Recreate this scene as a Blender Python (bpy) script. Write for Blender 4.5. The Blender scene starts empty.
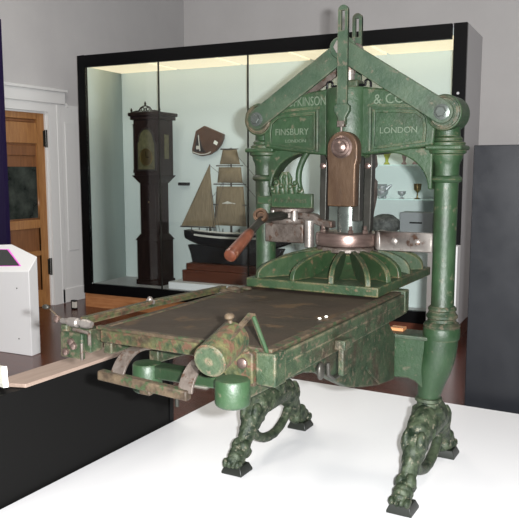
import bpy, bmesh, math, random
from mathutils import Vector, Matrix, noise
random.seed(7)
S = bpy.context.scene
COL = S.collection
PI = math.pi

# ------------------------------------------------------------------ materials
def newmat(name):
    m = bpy.data.materials.new(name); m.use_nodes = True
    nt = m.node_tree
    return m, nt, nt.nodes['Principled BSDF']
def rgb(c): return (c[0], c[1], c[2], 1)
def plain(name, c, rough=.5, metal=0, spec=.5, emit=None, es=0):
    m, nt, b = newmat(name)
    b.inputs['Base Color'].default_value = rgb(c); b.inputs['Roughness'].default_value = rough
    b.inputs['Metallic'].default_value = metal; b.inputs['Specular IOR Level'].default_value = spec
    if emit: b.inputs['Emission Color'].default_value = rgb(emit); b.inputs['Emission Strength'].default_value = es
    return m
def noisemix(name, c1, c2, scale=6, rough=.5, metal=0, bump=.0, bscale=60, lo=.35, hi=.65, chip=None, chipscale=30, chipcut=.62, edge=None, edgew=.012, stretch=(1,1,1), spec=.5, dirt=None):
    m, nt, b = newmat(name); N = nt.nodes; L = nt.links
    tc = N.new('ShaderNodeTexCoord'); mp = N.new('ShaderNodeMapping'); mp.inputs['Scale'].default_value = stretch
    L.new(tc.outputs['Object'], mp.inputs['Vector'])
    def nz(s, d=6):
        n = N.new('ShaderNodeTexNoise'); n.inputs['Scale'].default_value = s; n.inputs['Detail'].default_value = d
        n.inputs['Roughness'].default_value = .62
        L.new(mp.outputs[0], n.inputs['Vector']); return n
    def ramp(src, a, z):
        r = N.new('ShaderNodeMapRange'); r.inputs['From Min'].default_value = a; r.inputs['From Max'].default_value = z
        L.new(src, r.inputs['Value']); return r.outputs[0]
    def mix(f, a, bb):
        x = N.new('ShaderNodeMix'); x.data_type = 'RGBA'; L.new(f, x.inputs[0])
        for v, i in ((a, 6), (bb, 7)):
            if isinstance(v, tuple): x.inputs[i].default_value = rgb(v)
            else: L.new(v, x.inputs[i])
        return x.outputs[2]
    col = mix(ramp(nz(scale).outputs[0], lo, hi), c1, c2)
    if dirt:
        col = mix(ramp(nz(scale*.45, 4).outputs[0], .52, .68), col, dirt)
    rsock = None
    if chip:
        f = ramp(nz(chipscale, 8).outputs[0], chipcut, chipcut+.05)
        col = mix(f, col, chip)
    if edge:
        bv = N.new('ShaderNodeBevel'); bv.samples = 4; bv.inputs['Radius'].default_value = edgew
        g = N.new('ShaderNodeNewGeometry'); d = N.new('ShaderNodeVectorMath'); d.operation = 'DOT_PRODUCT'
        L.new(bv.outputs[0], d.inputs[0]); L.new(g.outputs['Normal'], d.inputs[1])
        e = ramp(d.outputs['Value'], .985, .9)
        mm = N.new('ShaderNodeMath'); mm.operation = 'MULTIPLY'; L.new(e, mm.inputs[0]); L.new(ramp(nz(18, 6).outputs[0], .42, .6), mm.inputs[1])
        col = mix(mm.outputs[0], col, edge)
    L.new(col, b.inputs['Base Color'])
    b.inputs['Roughness'].default_value = rough; b.inputs['Metallic'].default_value = metal
    b.inputs['Specular IOR Level'].default_value = spec
    rr = N.new('ShaderNodeMapRange'); L.new(nz(scale*3).outputs[0], rr.inputs['Value'])
    rr.inputs['To Min'].default_value = max(.05, rough-.12); rr.inputs['To Max'].default_value = rough+.15
    L.new(rr.outputs[0], b.inputs['Roughness'])
    if bump:
        bp = N.new('ShaderNodeBump'); bp.inputs['Strength'].default_value = bump; bp.inputs['Distance'].default_value = .004
        L.new(nz(bscale, 5).outputs[0], bp.inputs['Height']); L.new(bp.outputs[0], b.inputs['Normal'])
    return m
M = {}
M['green'] = noisemix('green_enamelled_iron', (0.0062,0.0215,0.0067), (0.0185,0.0420,0.0172), 7, .47, 0, .5, 60, lo=.30, hi=.70, chip=(0.0500,0.0520,0.0302), chipscale=34, chipcut=.60, edge=(0.0800,0.0720,0.0403), edgew=.009, dirt=(0.0095,0.0150,0.0063), spec=.40)
M['green_old'] = noisemix('aged_green_iron', (.0055,.0170,.0065), (.030,.044,.022), 18, .52, .1, .8, 80, lo=.32, hi=.68, chip=(.060,.050,.032), chipscale=42, chipcut=.56, edge=(.105,.080,.052), edgew=.013, dirt=(.024,.017,.010), spec=.36)
M['platen'] = noisemix('green_platen_paint', (0.0062,0.0210,0.0068), (0.0210,0.0380,0.0153), 9, .5, 0, .5, 60, lo=.30, hi=.70, chip=(0.0600,0.0450,0.0238), chipscale=30, chipcut=.59, edge=(0.1150,0.0800,0.0382), edgew=.013, dirt=(0.0200,0.0180,0.0093), spec=.36)
M['arm'] = noisemix('pale_green_link_paint', (0.0140,0.0320,0.0167), (0.0360,0.0560,0.0334), 9, .48, .05, .5, 60, lo=.30, hi=.70, chip=(0.0640,0.0600,0.0405), chipscale=34, chipcut=.60, edge=(0.0900,0.0780,0.0510), edgew=.009, dirt=(0.0200,0.0230,0.0132), spec=.40)
M['leg'] = noisemix('dark_green_cast_leg', (.006,.0135,.006), (.046,.062,.034), 26, .5, .1, 1.0, 90, lo=.38, hi=.62, chip=(.12,.115,.08), chipscale=48, chipcut=.58, spec=.4)
M['foot'] = plain('blackened_foot', (.010,.012,.009), .4)
M['mottle'] = noisemix('rusty_green_mottle', (.010,.020,.008), (.062,.056,.022), 24, .6, .1, .9, 80, lo=.36, hi=.64, chip=(.052,.027,.015), chipscale=38, chipcut=.52, edge=(.10,.078,.045), edgew=.009, dirt=(.022,.014,.008), spec=.32)
M['rustbar'] = noisemix('rusted_iron', (.022,.014,.008), (.062,.044,.026), 26, .6, .1, .8, 80, lo=.36, hi=.64, chip=(.020,.032,.012), chipscale=36, chipcut=.54, spec=.32)
M['steel'] = noisemix('worn_steel', (.13,.115,.105), (.24,.22,.20), 10, .38, .6, .3, 60, chip=(.085,.05,.035), chipscale=16, chipcut=.58)
M['steelgreen'] = noisemix('greasy_steel_rod', (0.1020,0.1190,0.1062), (0.1530,0.1700,0.1573), 6, .25, .75, .1, 80)
M['redsteel'] = noisemix('reddish_polished_steel', (0.1496,0.1020,0.0884), (0.2244,0.1632,0.1428), 5, .30, .85, .1, 60, stretch=(1,1,8))
M['greysteel'] = noisemix('brown_grey_steel', (0.0468,0.0351,0.0281), (0.1053,0.0874,0.0749), 20, .45, .4, .5, 80, chip=(0.0468,0.0250,0.0156), chipscale=36, chipcut=.56)
M['darksteel'] = noisemix('dark_oily_steel', (0.0158,0.0158,0.0123), (0.0316,0.0298,0.0246), 10, .4, .5, .2, 70)
M['bronze'] = noisemix('brown_rusty_cheek', (0.0433,0.0230,0.0122), (0.0678,0.0406,0.0230), 12, .42, .45, .35, 60, chip=(0.0379,0.0217,0.0122), chipscale=16, chipcut=.58, stretch=(1,1,.4), edge=(.40,.22,.12), edgew=.006)
M['skin'] = noisemix('brown_tympan_skin', (.017,.0115,.0072), (.034,.023,.0145), 3.2, .62, 0, .25, 40, lo=.3, hi=.7, chip=(.052,.032,.016), chipscale=6, chipcut=.56, spec=.22, dirt=(.016,.013,.008))
M['white'] = plain('white_gloss_laminate', (.74,.74,.75), .22, spec=.45)
M['whitematt'] = plain('white_matt_paint', (.80,.80,.80), .6)
M['black'] = plain('black_painted_metal', (.003,.003,.0035), .35, spec=.12)
M['blackmatt'] = plain('black_plinth_board', (.0058,.0057,.0055), .5, spec=.08)
M['panel'] = noisemix('charcoal_laminate', (.0105,.0115,.0145), (.0125,.0135,.0165), 3, .36, 0, .05, 90, spec=.30)
M['purple'] = plain('dark_indigo_board', (.010,.004,.035), .5, spec=.2)
M['wall'] = noisemix('grey_painted_plaster', (.50,.49,.49), (.53,.52,.515), 2, .8)
M['wall2'] = noisemix('light_grey_painted_plaster', (.60,.58,.57), (.63,.61,.60), 2, .8)
M['trim'] = plain('white_gloss_trim', (.72,.72,.71), .35)
M['casewhite'] = plain('case_lining', (.71,.78,.755), .55)
M['casegrey'] = plain('case_outer_grey', (.50,.49,.50), .45)
M['caselight'] = plain('case_light_panel', (.9,.8,.6), .6, emit=(1,.84,.58), es=.34)
M['casefill'] = plain('case_fill_glow', (1,1,1), .6, emit=(.9,1,.98), es=3.2)  # glow of the added tube that brightens the case interior
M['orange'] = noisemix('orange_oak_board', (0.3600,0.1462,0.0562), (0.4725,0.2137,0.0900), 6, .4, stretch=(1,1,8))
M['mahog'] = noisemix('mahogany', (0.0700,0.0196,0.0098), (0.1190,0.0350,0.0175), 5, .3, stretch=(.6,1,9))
M['clock'] = noisemix('dark_clock_wood', (.012,.006,.005), (.022,.011,.009), 6, .4, stretch=(6,6,1), spec=.2)
M['clockin'] = plain('dark_hood_wood', (.02,.014,.012), .3)  # even dark brown for hood door, cresting, finials and inlay
M['dial'] = noisemix('tarnished_brass_dial', (.11,.10,.05), (.17,.16,.08), 22, .4, .4)
M['sail'] = noisemix('brown_sailcloth', (0.1950,0.1464,0.0858), (0.2730,0.2074,0.1265), 8, .85, stretch=(8,8,1))
M['hull'] = plain('black_hull', (.010,.010,.012), .35)
M['cream'] = plain('cream_paint', (.6,.58,.52), .5)
M['spar'] = plain('dark_spar', (.06,.05,.045), .6)
M['octant'] = noisemix('brown_octant_wood', (0.0770,0.0385,0.0224), (0.1120,0.0560,0.0315), 10, .45)
M['timber'] = noisemix('pale_pink_timber', (0.2440,0.1794,0.1436), (0.3015,0.2226,0.1794), 4, .45, stretch=(12,1,12))
M['paper'] = plain('white_paper', (.88,.88,.80), .7)
M['yellow'] = plain('pale_yellow_paper', (.85,.85,.55), .7)
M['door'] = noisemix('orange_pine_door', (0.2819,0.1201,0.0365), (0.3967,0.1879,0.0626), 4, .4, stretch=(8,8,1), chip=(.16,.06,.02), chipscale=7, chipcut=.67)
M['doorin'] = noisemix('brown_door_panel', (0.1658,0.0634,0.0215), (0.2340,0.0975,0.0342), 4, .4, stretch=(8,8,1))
M['handle'] = noisemix('red_brown_grip', (.050,.013,.006), (.115,.036,.018), 22, .38, .0, .3, 40, chip=(.20,.10,.06), chipscale=40, chipcut=.62)
M['silver'] = plain('silver', (.50,.52,.54), .42, .55)
M['gold'] = plain('gilt', (.34,.25,.10), .3, 1)
M['vase'] = plain('yellow_green_glaze', (.42,.46,.08), .25)
M['pink'] = plain('dusky_porcelain', (.42,.30,.30), .4)
M['stone'] = noisemix('dark_carved_stone', (0.0320,0.0336,0.0320), (0.1360,0.1360,0.1280), 25, .6, 0, .9, 40)
M['greybox'] = plain('grey_metal_box', (.26,.27,.28), .5)
M['magenta'] = plain('magenta_edge_light', (.6,.1,.5), .5, emit=(.9,.15,.75), es=.2)
M['screen'] = plain('dark_display_glass', (.03,.034,.032), .12)
M['letter'] = plain('worn_raised_lettering', (0.0680,0.0920,0.0600), .5)
M['glasslit'] = plain('shelf_glass_edge', (.75,.95,.9), .1)
# door pane
M['pane'] = noisemix('dark_reflective_pane', (.012,.016,.014), (.055,.065,.055), 5, .12)

def glassmat(name, f=.05):
    m = bpy.data.materials.new(name); m.use_nodes = True; nt = m.node_tree; nt.nodes.clear(); N = nt.nodes; L = nt.links
    o = N.new('ShaderNodeOutputMaterial'); t = N.new('ShaderNodeBsdfTransparent'); g = N.new('ShaderNodeBsdfGlossy')
    t.inputs[0].default_value = (.965,.985,.982,1); g.inputs['Roughness'].default_value = .02
    fr = N.new('ShaderNodeFresnel'); fr.inputs[0].default_value = 1.35
    x = N.new('ShaderNodeMixShader'); L.new(fr.outputs[0], x.inputs[0]); L.new(t.outputs[0], x.inputs[1]); L.new(g.outputs[0], x.inputs[2]); L.new(x.outputs[0], o.inputs[0])
    return m
M['glass'] = glassmat('clear_glass')

def floormat():
    m, nt, b = newmat('dark_red_floorboards'); N = nt.nodes; L = nt.links
    tc = N.new('ShaderNodeTexCoord'); br = N.new('ShaderNodeTexBrick')
    mp = N.new('ShaderNodeMapping'); mp.inputs['Rotation'].default_value = (0,0,.055)
    L.new(tc.outputs['Object'], mp.inputs[0]); L.new(mp.outputs[0], br.inputs['Vector'])
    br.inputs['Scale'].default_value = 1; br.inputs['Brick Width'].default_value = 2.4; br.inputs['Row Height'].default_value = .13
    br.inputs['Mortar Size'].default_value = .004; br.inputs['Color1'].default_value = (.10,.026,.016,1); br.inputs['Color2'].default_value = (.070,.019,.012,1)
    br.inputs['Mortar'].default_value = (.012,.006,.005,1)
    n = N.new('ShaderNodeTexNoise'); n.inputs['Scale'].default_value = 3; mp2 = N.new('ShaderNodeMapping'); mp2.inputs['Scale'].default_value = (1,14,1)
    L.new(mp.outputs[0], mp2.inputs[0]); L.new(mp2.outputs[0], n.inputs['Vector'])
    x = N.new('ShaderNodeMix'); x.data_type = 'RGBA'; x.blend_type = 'MULTIPLY'; x.inputs[0].default_value = .6
    L.new(br.outputs[0], x.inputs[6]); L.new(n.outputs[1], x.inputs[7]); 
    x2 = N.new('ShaderNodeMix'); x2.data_type='RGBA'; x2.inputs[0].default_value=.6; L.new(x.outputs[2], x2.inputs[6]); L.new(br.outputs[0], x2.inputs[7])
    L.new(x2.outputs[2], b.inputs['Base Color']); b.inputs['Roughness'].default_value = .24
    return m
M['floor'] = floormat()

# ------------------------------------------------------------------ mesh helpers
class MB:
    def __init__(s): s.b = bmesh.new()
    def add(s, vs, fs):
        v = [s.b.verts.new(p) for p in vs]
        for f in fs:
            try: s.b.faces.new([v[i] for i in f])
            except ValueError: pass
        return s
    def box(s, x0, x1, y0, y1, z0, z1, rot=None, piv=None):
        vs = [Vector((x, y, z)) for x in (x0, x1) for y in (y0, y1) for z in (z0, z1)]
        if rot is not None:
            p = Vector(piv) if piv else Vector(((x0+x1)/2, (y0+y1)/2, (z0+z1)/2)); vs = [p + rot @ (v-p) for v in vs]
        return s.add(vs, [(0,1,3,2),(4,6,7,5),(0,4,5,1),(2,3,7,6),(0,2,6,4),(1,5,7,3)])
    def prism(s, poly, a0, a1, axis='y'):
        # poly: list of 2d points; axis y -> (x,z), x -> (y,z), z -> (x,y)
        def P(p, a): return {'y': (p[0], a, p[1]), 'x': (a, p[0], p[1]), 'z': (p[0], p[1], a)}[axis]
        n = len(poly); vs = [P(p, a0) for p in poly] + [P(p, a1) for p in poly]
        fs = [tuple(range(n)), tuple(range(2*n-1, n-1, -1))] + [(i, (i+1) % n, n+(i+1) % n, n+i) for i in range(n)]
        return s.add(vs, fs)
    def lathe(s, prof, c=(0,0,0), axis=(0,0,1), seg=28, squash=None):
        q = Vector((0,0,1)).rotation_difference(Vector(axis).normalized()); c = Vector(c)
        rings = []
        for r, z in prof:
            ring = []
            for k in range(seg):
                a = 2*PI*k/seg; p = Vector((r*math.cos(a), r*math.sin(a), z))
                if squash: p.x *= squash[0]; p.y *= squash[1]
                ring.append(s.b.verts.new(c + q @ p))
            rings.append(ring)
        for i in range(len(rings)-1):
            A, B = rings[i], rings[i+1]
            for k in range(seg): s.b.faces.new((A[k], A[(k+1) % seg], B[(k+1) % seg], B[k]))
        s.b.faces.new(rings[0][::-1]); s.b.faces.new(rings[-1]); return s
    def cyl(s, a, b, r, r2=None, seg=24):
        a = Vector(a); b = Vector(b); return s.lathe([(r, 0), (r if r2 is None else r2, (b-a).length)], a, b-a, seg)
    def tube(s, pts, rad, seg=16, sx=1, sy=1, up=(1,0,0)):
        pts = [Vector(p) for p in pts]; n = len(pts)
        if not isinstance(rad, (list, tuple)): rad = [rad]*n
        rings = []
        for i in range(n):
            t = (pts[min(i+1, n-1)]-pts[max(i-1, 0)]).normalized(); u = Vector(up); u = (u - t*u.dot(t)).normalized(); w = t.cross(u)
            rings.append([s.b.verts.new(pts[i] + u*(math.cos(2*PI*k/seg)*rad[i]*sx) + w*(math.sin(2*PI*k/seg)*rad[i]*sy)) for k in range(seg)])
        for i in range(n-1):
            A, B = rings[i], rings[i+1]
            for k in range(seg): s.b.faces.new((A[k], A[(k+1) % seg], B[(k+1) % seg], B[k]))
        s.b.faces.new(rings[0][::-1]); s.b.faces.new(rings[-1]); return s
    def strip(s, pts, w, t, wdir=(1,0,0)):
        # flat bar following pts; width along wdir, thickness t
        pts = [Vector(p) for p in pts]; W = Vector(wdir).normalized()*w/2; n = len(pts); rings = []
        for i in range(n):
            d = (pts[min(i+1, n-1)]-pts[max(i-1, 0)]).normalized(); h = d.cross(W).normalized()*t/2
            rings.append([s.b.verts.new(pts[i]+a) for a in (W+h, W-h, -W-h, -W+h)])
        for i in range(n-1):
            A, B = rings[i], rings[i+1]
            for k in range(4): s.b.faces.new((A[k], A[(k+1) % 4], B[(k+1) % 4], B[k]))
        s.b.faces.new(rings[0][::-1]); s.b.faces.new(rings[-1]); return s
    def ball(s, c, r, sc=(1,1,1), seg=16):
        m = Matrix.Translation(c) @ Matrix.Diagonal((*[r*k for k in sc], 1))
        bmesh.ops.create_uvsphere(s.b, u_segments=seg, v_segments=max(8, seg//2), radius=1, matrix=m); return s
    def noise(s, amp, fr, sub=0):
        for v in s.b.verts:
            n = noise.noise_vector(v.co*fr)*amp + noise.noise_vector(v.co*fr*2.3+Vector((5,1,2)))*amp*.5; v.co += n
        return s
def obj(name, mb, mat, parent=None, bev=0, ang=38, seg=2):
    b = mb.b; bmesh.ops.remove_doubles(b, verts=b.verts, dist=1e-6); bmesh.ops.recalc_face_normals(b, faces=b.faces)
    for f in b.faces: f.smooth = True
    for e in b.edges:
        if len(e.link_faces) == 2: e.smooth = e.calc_face_angle(0) < math.radians(ang)
    me = bpy.data.meshes.new(name); b.to_mesh(me); b.free(); me.materials.append(M[mat] if isinstance(mat, str) else mat)
    o = bpy.data.objects.new(name, me); COL.objects.link(o)
    if parent: o.parent = parent
    if bev:
        md = o.modifiers.new('b', 'BEVEL'); md.width = bev; md.segments = seg; md.limit_method = 'ANGLE'; md.angle_limit = math.radians(40)
    return o
def tag(o, label, cat, group=None):
    o['label'] = label; o['category'] = cat
    if group: o['group'] = group
    return o
def thing(name, label, cat, loc=(0,0,0), rz=0, group=None):
    o = bpy.data.objects.new(name, None); COL.objects.link(o); o.location = loc; o.rotation_euler = (0,0,rz); o.empty_display_size = .05
    return tag(o, label, cat, group)
def struct(name, mb, mat, parent=None, bev=0):
    o = obj(name, mb, mat, parent, bev)
    if not parent: o['kind'] = 'structure'
    return o
def lettering(txt, size, loc, parent, depth=.003, mat='letter', rot=(PI/2,0,0), sx=1, align='CENTER', name='lettering'):
    cu = bpy.data.curves.new('t', 'FONT'); cu.body = txt; cu.size = size; cu.extrude = depth; cu.align_x = align; cu.align_y = 'CENTER'; cu.resolution_u = 3
    t = bpy.data.objects.new('t', cu); COL.objects.link(t)
    bpy.context.view_layer.update(); me = bpy.data.meshes.new_from_object(t.evaluated_get(bpy.context.evaluated_depsgraph_get()))
    me.name = name; bpy.data.objects.remove(t); me.materials.clear(); me.materials.append(M[mat])
    from mathutils import Euler
    me.transform(Matrix.Translation(loc) @ Euler(rot).to_matrix().to_4x4() @ Matrix.Diagonal((sx,1,1,1)))
    o = bpy.data.objects.new(name, me); COL.objects.link(o); o.parent = parent; return o
def smooth(pts, n=6):
    # catmull-rom through points of any dimension
    out = []; P = [tuple(p) for p in pts]; P = [P[0]]+P+[P[-1]]
    for i in range(1, len(P)-2):
        for k in range(n):
            t = k/n; out.append(tuple(.5*((2*b)+(-a+c)*t+(2*a-5*b+4*c-d)*t*t+(-a+3*b-3*c+d)*t**3) for a, b, c, d in zip(P[i-1], P[i], P[i+1], P[i+2])))
    out.append(P[-2]); return out
def arc(cx, cz, r, a0, a1, n=12, rz=None):
    rz = rz or r
    return [(cx+r*math.cos(math.radians(a0+(a1-a0)*i/n)), cz+rz*math.sin(math.radians(a0+(a1-a0)*i/n))) for i in range(n+1)]

ZF = -.2
# ------------------------------------------------------------------ setting
struct('floor', MB().box(-5.1, 3.4, -4.5, 6.0, ZF-.1, ZF), 'floor')
XW = -4.98; WD = -4.98
DY0, DY1, DZ = 2.30, 3.09, 2.04   # door opening
wl = MB()
wl.box(XW-.2, XW, -4.5, DY0, ZF, 4.6).box(XW-.2, XW, DY1, 6.05, ZF, 4.6).box(XW-.2, XW, DY0, DY1, DZ, 4.6)
struct('wall_left', wl, 'wall')
struct('wall_back', MB().box(XW, 3.4, 5.85, 6.05, ZF, 4.6), 'wall2')
# door frame, lintel, skirting
fr = MB()
fr.prism([(DY1,ZF),(DY1+.13,ZF),(DY1+.13,DZ+.10),(DY0-.13,DZ+.10),(DY0-.13,ZF),(DY0,ZF),(DY0,DZ),(DY1,DZ)], XW, XW+.03, 'x')
struct('trim_1', fr, 'trim')
struct('trim_4', MB().box(XW-.1, XW-.001, DY1-.02, DY1-.001, ZF, DZ-.02).box(XW-.1, XW-.001, DY0+.001, DY0+.02, ZF, DZ-.02).box(XW-.1, XW-.001, DY0+.001, DY1-.001, DZ-.02, DZ-.001), 'trim')
lt = MB().box(XW, XW+.05, DY0-.30, DY1+.26, DZ+.10, DZ+.25).box(XW, XW+.075, DY0-.33, DY1+.28, DZ+.235, DZ+.27)
struct('trim_2', lt, 'trim', bev=.006)
pl = MB().box(XW, XW+.03, DY1+.17, DY1+.20, ZF, DZ+.24).box(XW, XW+.02, DY1+.20, DY1+.50, ZF, DZ+.10).box(XW+.02, XW+.03, DY1+.26, DY1+.44, ZF+.62, DZ-.10).box(XW, XW+.035, DY1+.13, DY1+.17, ZF, DZ+.1)
struct('trim_3', pl, 'trim', bev=.004)
struct('baseboard_left', MB().box(XW, XW+.035, DY1+.13, 5.85, ZF, ZF+.17).box(XW, XW+.035, -4.5, DY0-.13, ZF, ZF+.17), 'trim', bev=.006)
# door leaf (in the wall plane, facing +x)
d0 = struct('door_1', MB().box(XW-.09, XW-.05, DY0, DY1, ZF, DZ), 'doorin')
st = MB()
for a, b_, c, d_ in ((DY1-.13, DY1, ZF, DZ), (DY0, DY0+.13, ZF, DZ), (DY0+.13, DY1-.13, DZ-.09, DZ), (DY0+.13, DY1-.13, DZ-.36, DZ-.13), (DY0+.13, DY1-.13, .72, .82), (DY0+.13, DY1-.13, ZF, ZF+.2), (DY0+.13, DY1-.13, .40, .46)):
    st.box(XW-.055, XW-.025, a, b_, c, d_)
obj('door_rails', st, 'door', d0, bev=.005)
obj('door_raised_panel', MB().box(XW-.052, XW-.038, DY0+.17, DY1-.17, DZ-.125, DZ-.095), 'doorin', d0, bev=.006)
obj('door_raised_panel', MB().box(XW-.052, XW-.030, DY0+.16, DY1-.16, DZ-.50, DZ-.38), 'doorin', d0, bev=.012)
obj('door_pane', MB().box(XW-.05, XW-.035, DY0+.14, DY1-.15, .84, DZ-.62), 'pane', d0)
for z in (1.74, .26):
    obj('hinge', MB().cyl((XW-.012, DY1-.005, z-.10), (XW-.012, DY1-.005, z+.10), .018).box(XW-.028, XW-.016, DY1-.04, DY1+.03, z-.09, z+.09), 'darksteel', d0)
tag(obj('wall_stud', MB().lathe([(.03,0),(.032,.012),(.018,.02),(.016,.03)], (XW+.001, 3.40, 2.13), (1,0,0), 20), 'trim'), 'small round white knob fixed high on the wall right of the doorway', 'knob')
fb = thing('floor_outlet', 'small black-rimmed floor outlet post by the white skirting near the door', 'outlet', (-4.58, 3.02, ZF))
obj('outlet_rim', MB().box(-.03,.03,-.02,.02,0,.105), 'black', fb); obj('outlet_plate', MB().box(-.016,.032,-.022,.012,.018,.088), 'cream', fb)

# ------------------------------------------------------------------ exhibit platform and bench wall
pf = MB().box(-1.05, 2.3, -3.9, 1.06, -.035, 0)
tagp = thing('display_platform', 'broad low glossy white platform carrying the green iron press', 'platform', (.6, -1.4, ZF))
o = obj('platform_top', MB().box(-1.65, 1.7, -2.5, 2.53, ZF*-1-.035, ZF*-1), 'white', tagp, bev=.003)
obj('platform_skirt', MB().box(-1.63, 1.68, -2.48, 2.50, 0, .165), 'whitematt', tagp)
bw = thing('partition_bench', 'long low black partition with a pale timber cap beside the white platform', 'partition', (-1.150, -1.2, ZF))
obj('panel', MB().box(-.09, .088, -1.8, 1.25, 0, .665), 'blackmatt', bw)
obj('end_post', MB().box(-.095, .093, 1.25, 1.285, 0, .668), 'black', bw)
obj('cap', MB().prism([(-.06,.18),(.095,.235),(.095,1.285),(-.06,1.285)][::1], .668, .684, 'z'), 'timber', bw, bev=.002)
obj('cap', MB().box(-.09, .09, -1.8, .17, .665, .668), 'blackmatt', bw)
# leaflets
for x, y, rz, h, tl, mt, lab in (
    (-1.105, -1.045, -.5, .085, -.2, 'paper', 'front white folded leaflet, nearest the timber cap'),
    (-1.135, -1.085, -.5, .12, -.12, 'paper', 'middle white leaflet of the small pile, between the low and the tall one'),
    (-1.155, -1.125, -.5, .20, .06, 'yellow', 'tallest pale yellow leaflet at the back of the small pile')):
    o = tag(obj('leaflet', MB().box(-.07, .07, -.010, .010, 0, h, Matrix.Rotation(tl, 3, 'Y'), (0, 0, 0)), mt), lab, 'leaflet', 'leaflets on the black partition')
    o.location = (x, y, .488); o.rotation_euler = (0, 0, rz)

# ------------------------------------------------------------------ display kiosk and banner panel (left)
kz = ZF
k = thing('display_kiosk', 'white angled reading kiosk with a dark screen edged in magenta', 'kiosk', (-3.4, 1.25, kz))
def topz(x, y): return .545 + .93*(y-1.26) + .01*(x+3.39)
base = [(-3.39,1.25),(-3.41,1.37),(-3.81,1.46),(-4.7,1.40),(-4.7,1.17)]
vs = [Vector((x+3.4, y-1.25, 0)) for x, y in base]+[Vector((x+3.4, y-1.25, topz(x, y)-kz)) for x, y in base]
n = 5
obj('body', MB().add(vs, [tuple(range(n)), tuple(range(2*n-1, n-1, -1))]+[(i, (i+1) % n, n+(i+1) % n, n+i) for i in range(n)]), 'whitematt', k, bev=.006)
def kq(pts, dz): return [Vector((x+3.4, y-1.25, topz(x, y)-kz+dz)) for x, y in pts]
def slab(pts, z0, z1):
    a, b_ = kq(pts, z0), kq(pts, z1); m = len(pts)
    return MB().add(a+b_, [tuple(range(m)), tuple(range(2*m-1, m-1, -1))]+[(i, (i+1) % m, m+(i+1) % m, m+i) for i in range(m)])
obj('screen_edge', slab([(-3.515,1.285),(-3.80,1.413),(-4.6,1.385),(-4.6,1.222)], -.01, .003), 'magenta', k)
obj('screen', slab([(-3.535,1.285),(-3.81,1.405),(-4.58,1.38),(-4.58,1.225)], -.01, .006), 'screen', k)
for z in (.58, .14): obj('screw', MB().lathe([(.008,0),(.006,.004)], (-.13,-.006,z), (0,-1,0), 12), 'darksteel', k)
tag(obj('banner_panel', MB().box(-4.95, -4.46, 1.98, 2.03, ZF, 2.83), 'purple'), 'tall dark indigo panel at the left edge behind the white kiosk', 'panel')
tag(obj('exhibit_panel', MB().box(.262, 1.75, 1.27, 1.36, ZF, 1.525), 'panel', bev=.004), 'large charcoal freestanding panel behind the right side of the platform', 'panel')
tag(obj('card', MB().box(-.06,.06,-.045,.045,0,.01), 'paper'), 'small white card lying on the dark floor behind the press', 'card').location = (-1.62, 1.22, ZF)

# ------------------------------------------------------------------ display case
CA = .0555; C0 = Vector((-4.587, 3.195, ZF))
def case_w(u, o, z): return (C0.x+u*math.cos(CA)-o*math.sin(CA), C0.y+u*math.sin(CA)+o*math.cos(CA), z)
W_, D_, Z0, Z1 = 4.27, .80, -.036-ZF, 2.65-ZF
dc = thing('display_case', 'long black-framed glass museum case standing behind the press', 'display case', C0, CA)
fm = MB()
fm.box(0, .10, 0, .05, Z0, Z1).box(W_-.115, W_, 0, .05, Z0, Z1).box(.10, W_-.13, 0, .05, Z1-.13, Z1).box(.10, W_-.13, 0, .05, Z0, Z0+.115)
obj('frame', fm, 'black', dc, bev=.003)
obj('outer_shell', MB().box(0, .03, .05, D_, Z0, Z1).box(W_-.03, W_, .05, D_, Z0, Z1).box(.03, W_-.03, D_-.03, D_, Z0, Z1).box(.03, W_-.03, .05, D_-.03, Z1-.03, Z1), 'casegrey', dc)
obj('inner_lining', MB().box(.03, .05, .05, D_-.03, Z0+.02, Z1-.03).box(W_-.05, W_-.03, .05, D_-.03, Z0+.02, Z1-.03).box(.05, W_-.05, D_-.05, D_-.03, Z0+.02, Z1-.03), 'casewhite', dc)
obj('case_floor', MB().box(.03, W_-.03, .05, D_-.03, Z0, Z0+.10), 'casegrey', dc)
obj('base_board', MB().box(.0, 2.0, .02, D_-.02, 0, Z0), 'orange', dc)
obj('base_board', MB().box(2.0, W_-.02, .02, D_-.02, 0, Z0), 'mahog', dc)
for i in range(5):
    obj('light_panel', MB().box(.07+.83*i, .86+.83*i, .09, D_-.08, Z1-.115, Z1-.09), 'caselight', dc)
obj('ceiling_board', MB().box(.05, W_-.05, .05, D_-.05, Z1-.09, Z1-.03), 'casewhite', dc)
obj('added_fill_tube', MB().cyl((.07, .072, Z1-.080), (W_-.25, .072, Z1-.080), .011), 'casefill', dc)  # extra glowing tube, added out of sight behind the frame to brighten the interior
for a, b_ in ((.10, 1.065), (1.075, 2.13), (2.14, 3.19), (3.20, W_-.13)):
    obj('glass_pane', MB().box(a, b_, .018, .026, Z0+.115, Z1-.13), 'glass', dc)
for a in (1.07, 2.135, 3.195):
    obj('pane_seam', MB().box(a-.006, a+.006, .014, .030, Z0+.10, Z1-.12), 'darksteel', dc)
for z in (1.10, 1.435):
    obj('shelf', MB().box(2.75, W_-.06, .42, D_-.06, z-ZF-.010, z-ZF), 'glasslit', dc)
for z in (.75, 2.05, 1.52): obj('frame_screw', MB().lathe([(.012,0),(.012,.006)], (W_-.06, 0, z-ZF), (0,-1,0), 12), 'casegrey', dc)
wb = case_w(4.17, -.12, ZF)
tag(obj('plinth_block', MB().box(-.14, .12, -.07, .07, 0, .92), 'whitematt', bev=.003), 'narrow white box plinth in front of the case, right of the press column', 'plinth')
COL.objects['plinth_block'].location = wb; COL.objects['plinth_block'].rotation_euler = (0,0,CA)
FZ = Z0+.10+ZF   # floor level inside the case (world)
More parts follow.
